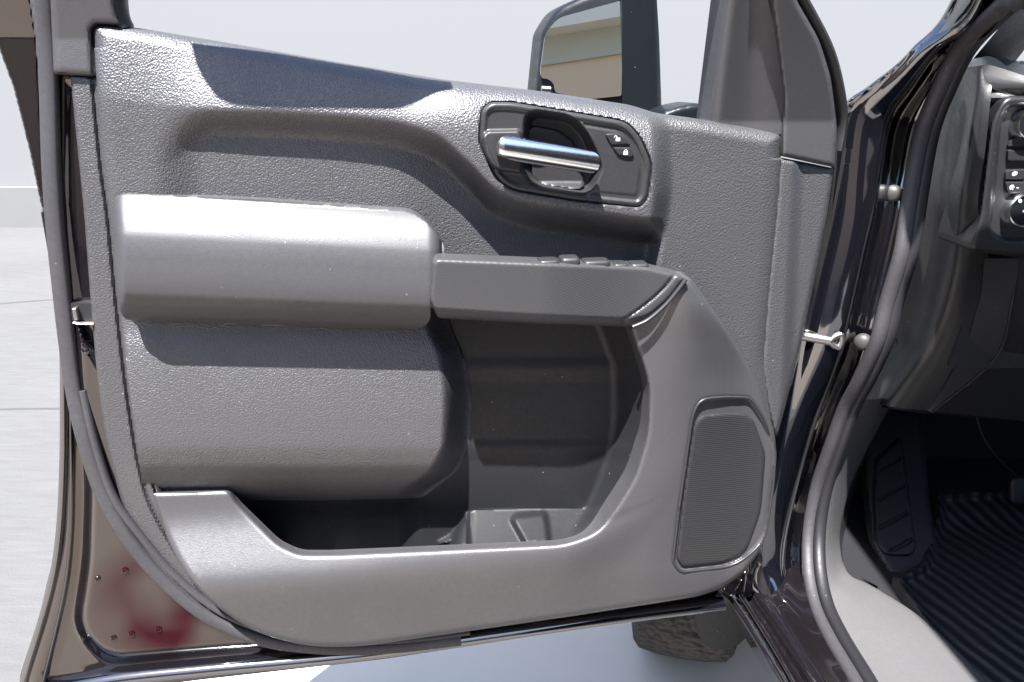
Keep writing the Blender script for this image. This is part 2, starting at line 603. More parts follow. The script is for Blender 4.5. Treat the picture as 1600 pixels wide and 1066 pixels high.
def painted_wall(name, col, var=0.05, scale=1.5):
    m, nt, b = new_mat(name)
    tc = N(nt, 'ShaderNodeTexCoord')
    n1 = N(nt, 'ShaderNodeTexNoise', Scale=scale, Detail=6.0)
    nt.links.new(tc.outputs['Object'], n1.inputs['Vector'])
    mx = N(nt, 'ShaderNodeMix', data_type='RGBA')
    c = np.array(col)
    mx.inputs[6].default_value = (*(c * (1 - var)), 1); mx.inputs[7].default_value = (*(c * (1 + var)), 1)
    nt.links.new(n1.outputs[0], mx.inputs[0])
    nt.links.new(mx.outputs[2], b.inputs['Base Color'])
    b.inputs['Roughness'].default_value = 0.8
    return m

M_CONC = concrete()
M_WALL = painted_wall('pale_render', (0.160, 0.162, 0.165), 0.02, 0.6)
M_PLINTH = painted_wall('pale_plinth', (0.145, 0.145, 0.145), 0.06, 3)
M_TAN = painted_wall('tan_stucco', (0.60, 0.47, 0.34))
M_UPW = painted_wall('grey_green_wall', (0.42, 0.42, 0.36))
M_CREAM = painted_wall('cream_fascia', (0.70, 0.66, 0.58))

# ------------------------------------------------------------------ the setting
g = mesh('ground', [(-60, -60, -0.12), (60, -60, -0.12), (60, 60, -0.12), (-60, 60, -0.12)], [(0, 1, 2, 3)], M_CONC, smooth=0)
tag(g, 'pale grey concrete pavement with dark joints', 'ground', kind='structure')

pts_ = lambda L: np.array(L, float)
M_BEIGE = painted_wall('beige_concrete', (0.19, 0.165, 0.142), 0.12, 3.0)
g2 = mesh('paving', [(-7.4, -5.4, -0.116), (0.55, -5.4, -0.116), (0.55, 0.75, -0.116), (-7.4, 0.75, -0.116)], [(0, 1, 2, 3)], M_BEIGE, smooth=0)
tag(g2, 'beige concrete paving between the truck and the tan building', 'paving', kind='structure')
M_LIFT = painted_wall('pale_lift_sheet', (0.70, 0.65, 0.57), 0.05, 8.0)  # added sheet: pale colour stands in for brighter light on shaded ground
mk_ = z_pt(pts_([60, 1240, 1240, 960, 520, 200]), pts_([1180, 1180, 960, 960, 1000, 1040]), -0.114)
g3 = mesh('shade_lift_sheet', mk_, [(0, 1, 2, 3, 4, 5)], M_LIFT, smooth=0)
tag(g3, 'pale sheet added to lighten the shaded ground under the open door', 'added sheet', kind='structure')

bw = empty('boundary_wall', (0, 8.2, -0.12), 'plain pale grey wall with a low plinth behind the open door', 'wall')
b_ = MB(); b_.add(*box_geo((-24, 8.24, -0.12), (24, 8.5, 8.0))); b_.build('wall_face', M_WALL, bw, 0)
b_ = MB(); b_.add(*box_geo((-24, 8.12, -0.12), (24, 8.238, 0.30))); b_.build('plinth', M_PLINTH, bw, 0)

# the building behind the photographer, seen in the door mirror and the paint
bd = empty('building', (0, -5.5, -0.12), 'long tan building with a cream fascia under the roof, seen in the door mirror', 'building')
def bpart(name, m, *boxes):
    q = MB()
    for lo, hi in boxes: q.add(*box_geo(lo, hi))
    q.build(name, m, bd, 0)
bpart('wall', M_TAN, ((-26, -10, -0.12), (16, -5.5, 3.0)), ((-12, -5.49, -0.12), (-7.5, 3.0, 3.0)))
bpart('upper_wall', M_UPW, ((-26, -10, 3.001), (16, -5.44, 3.32)), ((-12, -5.43, 3.001), (-7.44, 3.05, 3.32)))
bpart('fascia', M_CREAM, ((-26.5, -10, 3.321), (16.5, -5.1, 3.52)), ((-12, -5.09, 3.321), (-7.1, 3.4, 3.52)))

# ------------------------------------------------------------------ the truck
truck = empty('pickup_truck', (0.9, 1.6, 0), 'black pickup truck with its driver door wide open, grey plastic door trim facing out', 'truck')

# ---- door shell: painted steel
shell_poly = Poly([(72, 92, 4), (150, 100, 4), (300, 240), (1100, 260), (1300, 262, 6), (1290, 340), (1250, 540), (1215, 690), (1165, 900, 20),
                   (1132, 950, 8), (900, 984), (600, 1030), (300, 1064), (40, 1100, 10), (28, 1066), (62, 960), (88, 850), (94, 720), (97, 600), (95, 540), (86, 460), (76, 380), (70, 300)], 30)
corner_poly = Poly([(118, 500, 10), (160, 560), (330, 900), (600, 1000), (330, 1020), (165, 1034, 60), (118, 985, 40), (134, 880), (137, 760), (124, 640)], 30)

M_PAINT.node_tree.nodes['Principled BSDF'].inputs['IOR'].default_value = 2.3
M_PAINT.node_tree.nodes['Principled BSDF'].inputs['Specular IOR Level'].default_value = 0.5
nt_ = M_PAINTR.node_tree
b__ = nt_.nodes['Principled BSDF']
b__.inputs['IOR'].default_value = 1.65
b__.inputs['Specular IOR Level'].default_value = 0.5
b__.inputs['Specular Tint'].default_value = (1.0, 0.88, 0.77, 1)  # tan of the reflections is tinted into the paint
_tc = N(nt_, 'ShaderNodeTexCoord'); _nz = N(nt_, 'ShaderNodeTexNoise', Scale=5.0, Detail=2.0)
nt_.links.new(_tc.outputs['Object'], _nz.inputs['Vector'])
_mr = N(nt_, 'ShaderNodeMapRange'); _mr.inputs[1].default_value = 0.33; _mr.inputs[2].default_value = 0.45
nt_.links.new(_nz.outputs[0], _mr.inputs[0])
_mx = N(nt_, 'ShaderNodeMix', data_type='RGBA')
_mx.inputs[6].default_value = (0.006, 0.005, 0.006, 1); _mx.inputs[7].default_value = (0.020, 0.001, 0.004, 1)  # maroon reflection painted into the base colour of the lower corner
_c = door_pt(np.array(275.), np.array(950.), 0.02) - np.array([0.9, 1.6, 0])
_d = N(nt_, 'ShaderNodeVectorMath', operation='DISTANCE'); _d.inputs[1].default_value = tuple(_c)
nt_.links.new(_tc.outputs['Object'], _d.inputs[0])
_m3 = N(nt_, 'ShaderNodeMapRange'); _m3.inputs[1].default_value = 0.07; _m3.inputs[2].default_value = 0.15; _m3.inputs[3].default_value = 1.0; _m3.inputs[4].default_value = 0.0
nt_.links.new(_d.outputs['Value'], _m3.inputs[0])
_m4 = N(nt_, 'ShaderNodeMath', operation='MULTIPLY'); nt_.links.new(_mr.outputs[0], _m4.inputs[0]); nt_.links.new(_m3.outputs[0], _m4.inputs[1])
_m5 = N(nt_, 'ShaderNodeMapRange'); _m5.inputs[3].default_value = 0.5; _m5.inputs[4].default_value = 0.03
_m6 = N(nt_, 'ShaderNodeMapRange'); _m6.inputs[3].default_value = 1.0; _m6.inputs[4].default_value = 0.15
nt_.links.new(_m4.outputs[0], _m6.inputs[0]); nt_.links.new(_m6.outputs[0], b__.inputs['Coat Weight'])
nt_.links.new(_m4.outputs[0], _m5.inputs[0]); nt_.links.new(_m5.outputs[0], b__.inputs['Specular IOR Level'])
nt_.links.new(_m4.outputs[0], _mx.inputs[0]); nt_.links.new(_mx.outputs[2], b__.inputs['Base Color'])
pocket_poly = Poly([(330, 480), (1060, 300), (1100, 560), (1100, 900), (420, 930), (300, 800)], 20)

def h_shell(x, y):
    h = np.full(np.shape(x), 0.0)
    h += 0.020 * S(10, -16, corner_poly.sd(x, y))
    e = shell_poly.sd(x, y)
    h -= 0.010 * S(-16, 0, e)
    h += 0.005 * np.exp(-((e + 26) / 11.0) ** 2)
    h -= 0.13 * S(0, -12, pocket_poly.sd(x, y))
    return h
door = field('door', shell_poly, h_shell, M_PAINTR, truck, 2.6, 0.10)

# ---- trim panel: the flange around it
FL = Poly([(110, 118, 3), (155, 122, 4), (168, 250), (182, 340), (198, 480), (218, 640), (240, 765), (283, 860), (336, 930), (330, 968), (285, 935),
           (240, 885), (195, 805), (165, 690), (150, 570), (140, 450), (132, 340), (119, 210)], 20)
field('trim_flange', FL, lambda x, y: 0.026 - rnd(FL.sd(x, y), 5) * 0.001 - 0.006 * np.exp(-((x - cv(y, [(118, 147), (250, 160), (340, 172), (480, 186), (640, 206), (765, 230), (930, 320)]) + 3) / 3.0) ** 2),
      M_PEB, door, 3.0, 0.05)
FR = Poly([(1218, 246, 3), (1303, 263, 4), (1292, 340), (1270, 450), (1251, 540), (1226, 640), (1212, 690), (1200, 640), (1190, 570), (1200, 440), (1212, 330)], 16)
field('trim_flange', FR, lambda x, y: 0.036 - 0.0009 * rnd(FR.sd(x, y), 8) - 0.012 * S(0.25, 0.5, (x - 1215 + (y - 246) * 0.05) / 85), M_PEB, door, 3.0, 0.05)

# ---- upper trim panel with its recess and the swelling round the handle
UP = Poly([(147, 70, 12), (144, 46, 9), (150, 38, 8), (168, 37, 8), (230, 46), (350, 66), (520, 96), (690, 124), (840, 142), (985, 164, 14), (1022, 176, 10), (1040, 179, 4), (1100, 187), (1205, 206, 6),
           (1221, 210, 9), (1220, 245), (1213, 340), (1204, 440), (1194, 560), (1204, 640), (1210, 660, 6), (1150, 640), (1080, 500), (1000, 480),
           (700, 480), (400, 500), (187, 482), (172, 340), (160, 250)], 14)
BEZ = Poly([(748, 222, 14), (753, 172, 14), (767, 160, 8), (800, 160), (978, 190, 18), (1000, 214, 14), (1019, 258, 16), (1012, 310, 10), (1000, 324, 8), (900, 314), (800, 297, 20), (776, 280, 14)], 12)

CUP = Poly([(820, 190, 8), (824, 178, 8), (840, 173, 8), (892, 181, 14), (916, 204, 14), (934, 244, 14), (940, 262, 8), (926, 296, 10), (912, 303, 6), (845, 294, 10), (828, 284, 8), (818, 262, 6)], 8)

def h_upper(x, y):
    yt = cv(x, [(140, 36), (168, 37), (350, 66), (690, 124), (840, 142), (1000, 168), (1221, 210)])
    yr = cv(x, [(140, 150), (270, 166), (450, 172), (600, 184), (680, 205), (730, 245), (780, 292), (840, 312), (920, 324), (1000, 336), (1040, 340)])
    hr = cv(x, [(140, 52), (230, 52), (330, 60), (600, 62), (740, 76), (1040, 80)])
    hl = cv(x, [(140, 50), (235, 50), (320, 34), (600, 31), (720, 20), (1040, 14)])
    lf = cv(x, [(140, 130), (240, 110), (340, 46), (600, 46), (760, 55), (1040, 45)])
    ht = cv(x, [(140, 40), (250, 34), (330, 26), (640, 28), (720, 40), (1040, 48)])
    p = cv(x, [(140, 1.3), (330, 1.2), (640, 1.6), (760, 3.5), (1040, 3.5)])
    ta = np.clip((y - yt) / (yr - yt), 0, 1)
    h = ht + (hr - ht) * (1 - (1 - ta) ** p)
    h = np.where(y > yr, hr + (hl - hr) * S(0, 1, (y - yr) / lf), h)
    ex = cv(y, [(150, 1030), (175, 1036), (205, 1046), (290, 1050), (340, 1044), (420, 1030), (520, 1010)])
    flat = 46 - 0.02 * (y - 200)
    b = S(-30, 2, x - ex)
    h = h * (1 - b) + flat * b
    e = UP.sd(x, y)
    h -= rnd(e, 24) * np.where(y < yt + 40, 1.0, 0.35)
    h -= 9 * S(2.5, -1.0, BEZ.sd(x, y)) + 48 * S(6, -2, CUP.sd(x, y))
    return h * 0.001
field('upper_trim_panel', UP, h_upper, M_PEB, door, 2.5, 0.035)

# ---- lower trim panel: bulge under the armrest, map pocket and bottle holder
LO = Poly([(186, 475), (1030, 475), (1034, 560), (1034, 700), (1000, 830), (900, 885), (440, 895), (340, 805), (232, 800), (215, 690), (204, 620)], 6)
def h_lower(x, y):
    xe = cv(y, [(480, 690), (510, 696), (560, 716), (620, 724), (690, 722), (730, 705), (770, 650)])
    wl = 1 - S(-34, 12, x - xe)
    hl = cv(y, [(470, 26), (510, 30), (545, 38), (600, 47), (660, 54), (695, 56), (722, 50), (745, 34), (770, 5), (790, -30), (810, -50), (900, -60)])
    hb = -26 + 2.5 * S(555, 575, y) - 3 * S(575, 600, y) + 2.5 * S(685, 700, y) - 3 * S(700, 722, y)
    xi = cv(y, [(500, 985), (540, 1000), (580, 1012), (640, 1013), (690, 1008), (750, 990), (800, 965), (850, 930)])
    wr = np.clip((x - xi + 60) / 62, 0, 1)
    wr = np.where(wr < 0.25, 2 * wr * wr, wr - 0.125) / 0.875
    h = hb * (1 - wl) + hl * wl
    h = h * (1 - wr) + 50 * wr
    yf = cv(x, [(370, 868), (690, 866), (722, 812), (745, 797), (900, 795), (945, 790)])
    yi = cv(x, [(370, 790), (440, 862), (520, 866), (880, 850), (945, 832)])
    wf = np.clip((y - yf) / np.maximum(yi + 6 - yf, 5), 0, 1)
    h = h * (1 - wf) + 51 * wf - 30 * S(2, 16, y - yi)
    rib1 = Poly([(684, 850), (706, 838), (722, 818), (730, 800), (732, 856)], 6)
    rib2 = Poly([(800, 812), (806, 806), (850, 802), (854, 815), (858, 848), (822, 852)], 5)
    h = h + 14 * S(6, -5, np.minimum(rib1.sd(x, y), rib2.sd(x, y)))
    return h * 0.001
LOA = Poly([(186, 475, 3), (694, 475, 3), (704, 505), (726, 560), (735, 620), (734, 690), (716, 735), (660, 778, 10), (500, 782), (225, 782, 3), (215, 690), (204, 620)], 14)
LOB = Poly([(694, 475, 3), (704, 505), (726, 560), (735, 620), (734, 690), (716, 735), (660, 778, 10), (500, 782), (300, 782, 3), (300, 798), (340, 805), (440, 895), (900, 885), (1000, 830), (1034, 700), (1034, 560), (1030, 475, 3)], 14)
field('lower_trim_panel', LOA, lambda x, y: h_lower(x, y) - 0.0006 * rnd(np.where(y > 560, -99, 0) + LOA.sd(x, y), 6), M_PEB, door, 2.5, 0.02)

# ---- fascia: the loop that carries armrest, pocket front and speaker
FA = Poly([(236, 770, 5), (358, 766, 8), (372, 787, 10), (437, 850, 14), (470, 865, 14), (520, 865), (700, 857), (880, 849, 20), (930, 832, 20), (957, 800, 20), (990, 748, 20),
           (1011, 680, 25), (1014, 600, 25), (983, 510, 8), (1010, 492, 4), (1060, 436, 10), (1078, 432, 10), (1106, 472, 20), (1138, 518, 30), (1182, 592, 40),
           (1213, 682, 30), (1211, 730, 20), (1196, 850, 30), (1160, 900, 40), (1105, 930, 50), (900, 962), (700, 991), (560, 1011, 30), (480, 1011, 40),
           (395, 988, 50), (320, 935, 50), (272, 870, 40)], 14)
SPB = Poly([(1082, 648, 12), (1094, 624, 14), (1130, 620), (1172, 621, 10), (1192, 650, 14), (1212, 702, 14), (1208, 760), (1195, 845, 26), (1150, 884, 26), (1062, 894, 14), (1051, 878, 8), (1060, 800)], 12)
SPG = Poly([(1083, 664, 8), (1096, 648, 10), (1130, 645), (1164, 645, 8), (1178, 656, 10), (1197, 708, 12), (1190, 800, 20), (1166, 866, 22), (1130, 880, 14), (1066, 888, 8), (1056, 872, 6), (1066, 780)], 12)
def h_fascia(x, y):
    e = FA.sd(x, y)
    yc = cv(x, [(230, 930), (320, 918), (500, 904), (700, 884), (850, 868), (960, 840), (1060, 800)])
    h1 = 90 - 0.52 * 9 * np.logaddexp(0, (yc - y) / 9.0) - 0.27 * 9 * np.logaddexp(0, (y - yc) / 9.0)
    lo = 30 + 44 * S(780, 960, x) * S(0, 40, yc - y)
    h1 = lo + 6 * np.logaddexp(0, (h1 - lo) / 6.0)
    col = 96 + 5 * S(540, 470, y) - 0.00125 * np.maximum(x - 1000, 0) ** 2 * S(470, 600, y) - 0.06 * np.maximum(y - 450, 0) - 18 * np.clip(1 + e / 70, 0, 1) ** 2 * S(0, 1, (x - cv(y, [(430, 1040), (600, 1090), (900, 1090)])) / 60)
    col = 50 + 8 * np.logaddexp(0, (col - 50) / 8.0)
    dg = (x - cv(y, [(600, 1040), (690, 1055), (760, 1010), (830, 960), (900, 930)]))
    w = S(-60, 60, dg)
    h = h1 * (1 - w) + col * w
    h = h - 14 * S(890, 1000, y) * w
    h -= rnd(e, 9)
    h -= 7 * S(3, -4, SPB.sd(x, y))
    return h * 0.001
field('lower_fascia', FA, h_fascia, M_FINE, door, 2.5, lambda x, y: np.where((y < 872) & (x < 1016) & (x > 360) & (y > 640), 0.010 + 0.030 * S(900, 960, x), 0.05))
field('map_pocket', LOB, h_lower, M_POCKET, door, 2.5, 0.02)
def loopline(poly, h, k=1):
    P = poly.p[::k]
    return door_pt(P[:, 0], P[:, 1], h)
def h_spk(x, y): return h_fascia(np.clip(x, 1040, 1210), y)
hp = h_fascia(SPB.p[:, 0] , SPB.p[:, 1])
field('speaker_grille', SPG, lambda x, y: h_fascia(x, y) + 0.005 - 0.001 * rnd(SPG.sd(x, y), 6), M_GRILLE, door, 2.5, 0.02)
V, f = tube_geo(door_pt(SPB.p[:, 0], SPB.p[:, 1], h_fascia(1135 + (SPB.p[:, 0] - 1135) * 1.06, 760 + (SPB.p[:, 1] - 760) * 1.03) - 0.001), 0.0028, 0.0024, 160, 8, closed=True)
mesh('speaker_bezel', V, f, M_SMOOTH, door, 60)

# ---- armrest pad
AP = Poly([(175, 312, 6), (190, 303, 8), (400, 312), (640, 330, 18), (664, 344, 14), (694, 382, 8), (694, 402, 4), (680, 412, 8), (671, 450), (673, 500, 8), (658, 515, 8), (400, 509), (196, 500, 8), (186, 484, 6), (178, 400)], 10)
def h_pad(x, y):
    yt = 303 + (x - 190) * 0.06
    yb = 500 + (x - 190) * 0.034
    t = np.clip((y - yt) / (yb - yt), 0, 1)
    h = cv(t, [(0, 56), (0.03, 61), (0.07, 67), (0.14, 76), (0.24, 86), (0.34, 93), (0.5, 98), (0.70, 101), (0.77, 100), (0.85, 93), (0.92, 81), (0.97, 68), (1, 50)])
    h = h - rnd(np.maximum(176 - x, x - 690 + np.maximum(345 - y, 0) * 0.8), 22) * 0.9 - rnd(np.maximum(176 - x + (y - 300) * 0.05, -99), 12)
    return h * 0.001
field('armrest_pad', AP, h_pad, M_PAD, door, 2.5, 0.03, smooth=70)

# ---- pull handle with the window switches on its top
PU = Poly([(676, 412, 3), (682, 404, 5), (1010, 417), (1062, 430, 10), (1070, 436, 8), (1046, 468, 10), (1010, 500, 10), (985, 511, 10), (830, 505), (684, 497, 6), (671, 468, 8)], 8)
def h_pull(x, y):
    e = PU.sd(x, y)
    h = 126 - 26 * S(840, 1010, x) - rnd(e, 7) - 0.05 * (y - 405)
    yb = cv(x, [(670, 480), (830, 490), (985, 496), (1075, 460)])
    h -= 0.9 * np.maximum(y - yb, 0)
    ln = np.abs(x - cv(y, [(425, 1058), (450, 1038), (475, 1010), (500, 975)]))
    h -= 3.5 * np.exp(-(ln / 3.0) ** 2)
    return h * 0.001
field('pull_handle', PU, h_pull, M_PULL, door, 2.2, 0.034, smooth=62)
PC = Poly([(676, 440, 3), (1000, 440, 4), (1000, 470, 10), (985, 500, 10), (830, 501), (690, 493, 6), (676, 470)], 6)
field('pull_cup', PC, 0.092, M_DARK, door, 3.0, 0.115)
V, f = tube_geo(door_pt(np.array([1072, 1060, 1040, 1012, 988.]), np.array([436, 452, 476, 500, 511.]), 0.0985), 0.004, 0.003, 30, 8)
mesh('pull_trim', V, f, M_SMOOTH, door, 60)
for (px, py, w, hh) in ((856, 407, 32, 9), (889, 406, 30, 13), (930, 409, 42, 11), (967, 412, 24, 9), (996, 414, 30, 12)):
    c = door_pt(np.array(float(px)), np.array(float(py) + 4), (h_pull(np.array(float(px)), np.array(430.)) - 0.021))
    V, f = rbox_geo(c, (DU, DN, DZ), (w * 0.00095, 0.030, hh * 0.0014), 0.28)
    mesh('window_switch', V, f, M_SMOOTH, door, 60)

# ---- inside door handle
BRK = Poly([(754, 214, 8), (760, 204, 8), (812, 203, 4), (816, 216), (816, 272, 4), (774, 266, 10), (758, 246, 8)], 6)
def h_bez(x, y):
    e = BEZ.sd(x, y)
    h = 78 - rnd(e, 6) - 3.5 * S(-7, -11, e)
    panel = S(-16, -20, e) * S(905, 925, x + (y - 240) * -0.25)
    h += 1.5 * panel
    h -= 42 * S(4, -12, CUP.sd(x, y))
    h += 9 * S(2, -4, BRK.sd(x, y))
    return h * 0.001
field('handle_bezel', BEZ, h_bez, M_SMOOTH, door, 1.6, 0.02, smooth=62)
CPI = Poly([(824, 204, 6), (832, 196, 8), (872, 203, 10), (898, 222, 10), (908, 262), (914, 290, 8), (904, 298, 6), (846, 289, 8), (830, 278, 8)], 8)
field('handle_cup', CPI, lambda x, y: 0.041 - 0.001 * rnd(CPI.sd(x, y), 4) + 0.014 * S(282, 298, y), M_SMOOTH, door, 2.0, 0.006)
LV = Poly([(775, 228, 8), (784, 214, 9), (800, 213), (930, 238, 5), (938, 246, 6), (936, 264, 5), (928, 271, 5), (860, 262), (798, 250, 8), (779, 244, 6)], 6)
def h_lev(x, y):
    yc = 232 + (x - 790) * 0.158
    q = np.clip((y - yc) / 19.0, -1, 1)
    h = 104 + 10 * np.sqrt(np.clip(1 - q * q, 0, 1)) - 6 * S(10, 16, y - yc) - rnd(np.maximum(776 - x, -99), 12)
    return h * 0.001
field('door_lever', LV, h_lev, M_CHROME, door, 1.4, 0.016)

def glyph_lock(c, s, opened, parent):
    """small white padlock printed on a button"""
    mb = MB()
    def P(a, b): return c + DU * a * s + DZ * b * s + DN * 0.0006
    def quad(a0, b0, a1, b1): mb.add([P(a0, b0), P(a1, b0), P(a1, b1), P(a0, b1)], [(0, 1, 2, 3)])
    quad(-0.5, -0.5, 0.5, 0.25)
    dx = -0.55 if opened else 0.0
    n = 9
    V = []
    for i in range(n):
        a = math.pi * i / (n - 1)
        V += [P(dx + 0.40 * math.cos(a), 0.25 + 0.5 * math.sin(a)), P(dx + 0.26 * math.cos(a), 0.25 + 0.34 * math.sin(a))]
    mb.add(V, [(2 * i, 2 * i + 2, 2 * i + 3, 2 * i + 1) for i in range(n - 1)])
    mb.build('lock_symbol', M_WHITE, parent, 0)
for q, (pts, op) in enumerate((([(945, 209, 3), (966, 208, 5), (976, 214, 4), (985, 226, 2), (955, 227, 2)], True),
                               ([(957, 230, 2), (985, 230, 2), (991, 243, 4), (988, 247, 3), (966, 243, 4)], False))):
    P_ = Poly(pts, 3)
    o = field('lock_button', P_, lambda x, y: 0.0795 - 0.001 * rnd(P_.sd(x, y), 2.5), M_DARK, door, 1.1, 0.008)
    c = P_.p.mean(0)
    glyph_lock(door_pt(np.array(c[0]), np.array(c[1]), 0.0797), 0.0062, op, door)

# ---- window frame: rear post trim, front sail trim, header
BT = Poly([(84, 116, 3), (76, -60), (70, -240), (60, -420, 20), (150, -430, 20), (172, -200), (180, 0), (183, 24), (192, 40, 3), (150, 38, 3), (143, 46), (147, 120, 3)], 10)
def h_bt(x, y):
    return (34 + 0.15 * np.maximum(60 - y, 0) - rnd(BT.sd(x, y), 10)) * 0.001
field('window_trim', BT, h_bt, M_FINE, door, 4.0, 0.05)
AT1 = Poly([(1107, 190, 3), (1116, 120), (1132, 0), (1142, -80), (1160, -330), (1190, -330, 4), (1200, -80), (1200, 0), (1216, 70), (1226, 150), (1222, 211, 4)], 8)
def h_at1(x, y):
    e = AT1.sd(x, y)
    c = cv(y, [(-80, 1180), (0, 1166), (100, 1168), (200, 1166)])
    return (30 + 0.26 * np.maximum(190 - y, 0) - rnd(np.maximum(cv(y, [(-80, 1142), (0, 1131), (120, 1115), (190, 1107)]) - x, -99), 22) - 8 * np.exp(-((x - c) / 36.0) ** 2)) * 0.001
field('sail_trim', AT1, h_at1, M_FINE, door, 3.0, 0.05)
AT2 = Poly([(1221, 244, 3), (1222, 205), (1225, 150), (1215, 70), (1204, -10), (1201, -80), (1191, -330), (1200, -330), (1215, -80), (1244, 0), (1280, 62), (1298, 120), (1308, 200), (1304, 262, 3)], 16)
def h_at2(x, y):
    e = AT2.sd(x, y)
    return (40 + 0.26 * np.maximum(190 - y, 0) - rnd(e, 8) - 0.10 * np.maximum(x - 1220, 0)) * 0.001
field('sail_trim', AT2, h_at2, M_FINE, door, 3.0, 0.05)
# seal round the front edge of the frame
P = np.array([(1306, 235), (1313, 190), (1308, 140), (1292, 80), (1262, 20), (1215, -60), (1150, -160)], float)
V, f = tube_geo(door_pt(P[:, 0], P[:, 1], 0.01 + 0.00026 * np.maximum(190 - P[:, 1], 0)), 0.016, 0.008, 50, 10)
mesh('frame_seal', V, f, M_RUBD, door, 60)
# window run channel along the rear post
P = np.array([(196, 42), (188, 20), (184, -10), (176, -200), (156, -420)], float)
V, f = tube_geo(door_pt(P[:, 0], P[:, 1], 0.014 + 0.00015 * np.maximum(60 - P[:, 1], 0)), 0.014, 0.009, 40, 10)
mesh('window_channel', V, f, M_RUBD, door, 60)

# window header, plus an unseen blocker added and shaped to shade the trim top
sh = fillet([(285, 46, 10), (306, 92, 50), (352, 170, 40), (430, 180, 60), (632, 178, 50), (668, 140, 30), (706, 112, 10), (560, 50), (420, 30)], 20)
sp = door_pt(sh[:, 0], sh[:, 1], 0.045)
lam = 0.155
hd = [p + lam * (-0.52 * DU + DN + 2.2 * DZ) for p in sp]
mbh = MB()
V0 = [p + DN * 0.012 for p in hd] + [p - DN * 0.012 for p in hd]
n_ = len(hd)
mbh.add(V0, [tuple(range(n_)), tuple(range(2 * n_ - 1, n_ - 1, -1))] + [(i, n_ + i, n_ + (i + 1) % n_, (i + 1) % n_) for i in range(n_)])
mbh.build('shade_blocker', M_FINE, door, 30)
hz = door_pt(np.array([110., 400, 800, 1190]), np.array([-425., -440, -410, -330]), np.array([.105, .12, .125, .12]))
V, f = tube_geo(hz, 0.022, 0.035, 50, 12)
mesh('window_header', V, f, M_FINE, door, 60)

# ---- outer seal round the trim panel
SP = np.array([(60, -420), (66, -200), (70, 0), (76, 110), (80, 250), (86, 350), (96, 450), (105, 530), (116, 610), (134, 690), (163, 775), (206, 848), (262, 912), (330, 966), (408, 998), (480, 1010), (560, 1013), (640, 1008), (720, 998)], float)
hs = 0.012 + 0.00015 * np.maximum(60 - SP[:, 1], 0) + 0.012 * S(560, 760, SP[:, 1])
V, f = tube_geo(door_pt(SP[:, 0], SP[:, 1], hs), 0.009, 0.0115, 160, 12, power=0.7)
mesh('door_seal', V, f, M_RUB, door, 60)
SP2 = SP.copy(); SP2[:, 0] += np.where(SP[:, 1] < 500, 9, 14); SP2[:, 1] -= np.where(SP[:, 1] < 800, 0, 11)
V, f = tube_geo(door_pt(SP2[8:, 0], SP2[8:, 1], hs[8:] + 0.003), 0.007, 0.006, 120, 10)
mesh('seal_lip', V, f, M_RUB, door, 60)

# ---- outer edge of the door skin
OE = Poly([(-110, -420), (30, -420), (40, -60), (58, 60), (64, 180), (74, 330, 3), (67, 336, 3), (45, 232), (20, 135), (-8, 60), (-50, -60)], 8)
field('outer_skin_edge', OE, lambda x, y: -0.022 - 0.001 * rnd(OE.sd(x, y), 6) + 0.0002 * np.maximum(60 - y, 0), M_PAINTR, door, 3.0, 0.06)
EP = np.array([(72, 330), (84, 400), (93, 470), (100, 540), (101, 620), (100, 720), (95, 820), (84, 900), (64, 975), (34, 1075)], float)
V, f = tube_geo(door_pt(EP[:, 0], EP[:, 1], -0.004), 0.010, 0.006, 90, 10)
mesh('door_hem', V, f, M_PAINT, door, 60)
EP2 = EP[3:].copy(); EP2[:, 0] += np.array([10, 12, 14, 18, 22, 27, 33]); 
V, f = tube_geo(door_pt(EP2[:, 0], EP2[:, 1], 0.004), 0.008, 0.004, 90, 10)
mesh('door_hem', V, f, M_PAINTR, door, 60)
BP = np.array([(70, 1078), (180, 1056), (330, 1040), (560, 1018), (800, 984), (1000, 956), (1128, 940)], float)
V, f = tube_geo(door_pt(BP[:, 0], BP[:, 1], 0.010), 0.020, 0.013, 90, 14)
mesh('door_hem', V, f, M_PAINT, door, 60)
# latch notch
LN = Poly([(106, 474, 2), (146, 474, 2), (146, 500, 2), (108, 501, 2)], 2)
o = field('latch', LN, 0.016, M_RUBD, door, 2.0, 0.02)
V, f = tube_geo(door_pt(np.array([116., 126, 148]), np.array([503., 505, 505]), 0.022), 0.006, 0.0022, 16, 8)
mesh('latch_lip', V, f, M_STEEL, door, 60)
V, f = rbox_geo(door_pt(np.array(119.), np.array(490.), 0.02), (DU, DZ, DN), (0.006, 0.018, 0.01), 0.3)
mesh('latch_claw', V, f, M_STEEL, door, 60)
# plugs in the lower corner
for (px, py, r) in ((134, 548, 6), (196, 891, 6), (153, 903, 5), (206, 990, 6), (248, 983, 6), (178, 997, 6)):
    V, f = lathe_geo(door_pt(np.array(float(px)), np.array(float(py)), 0.019), DN, [(r * .00095, 0), (r * .0009, .003), (r * .0005, .004), (r * .0003, .002), (0, .002)], 16)
    mesh('drain_plug', V, f, M_PAINTR, door, 60)

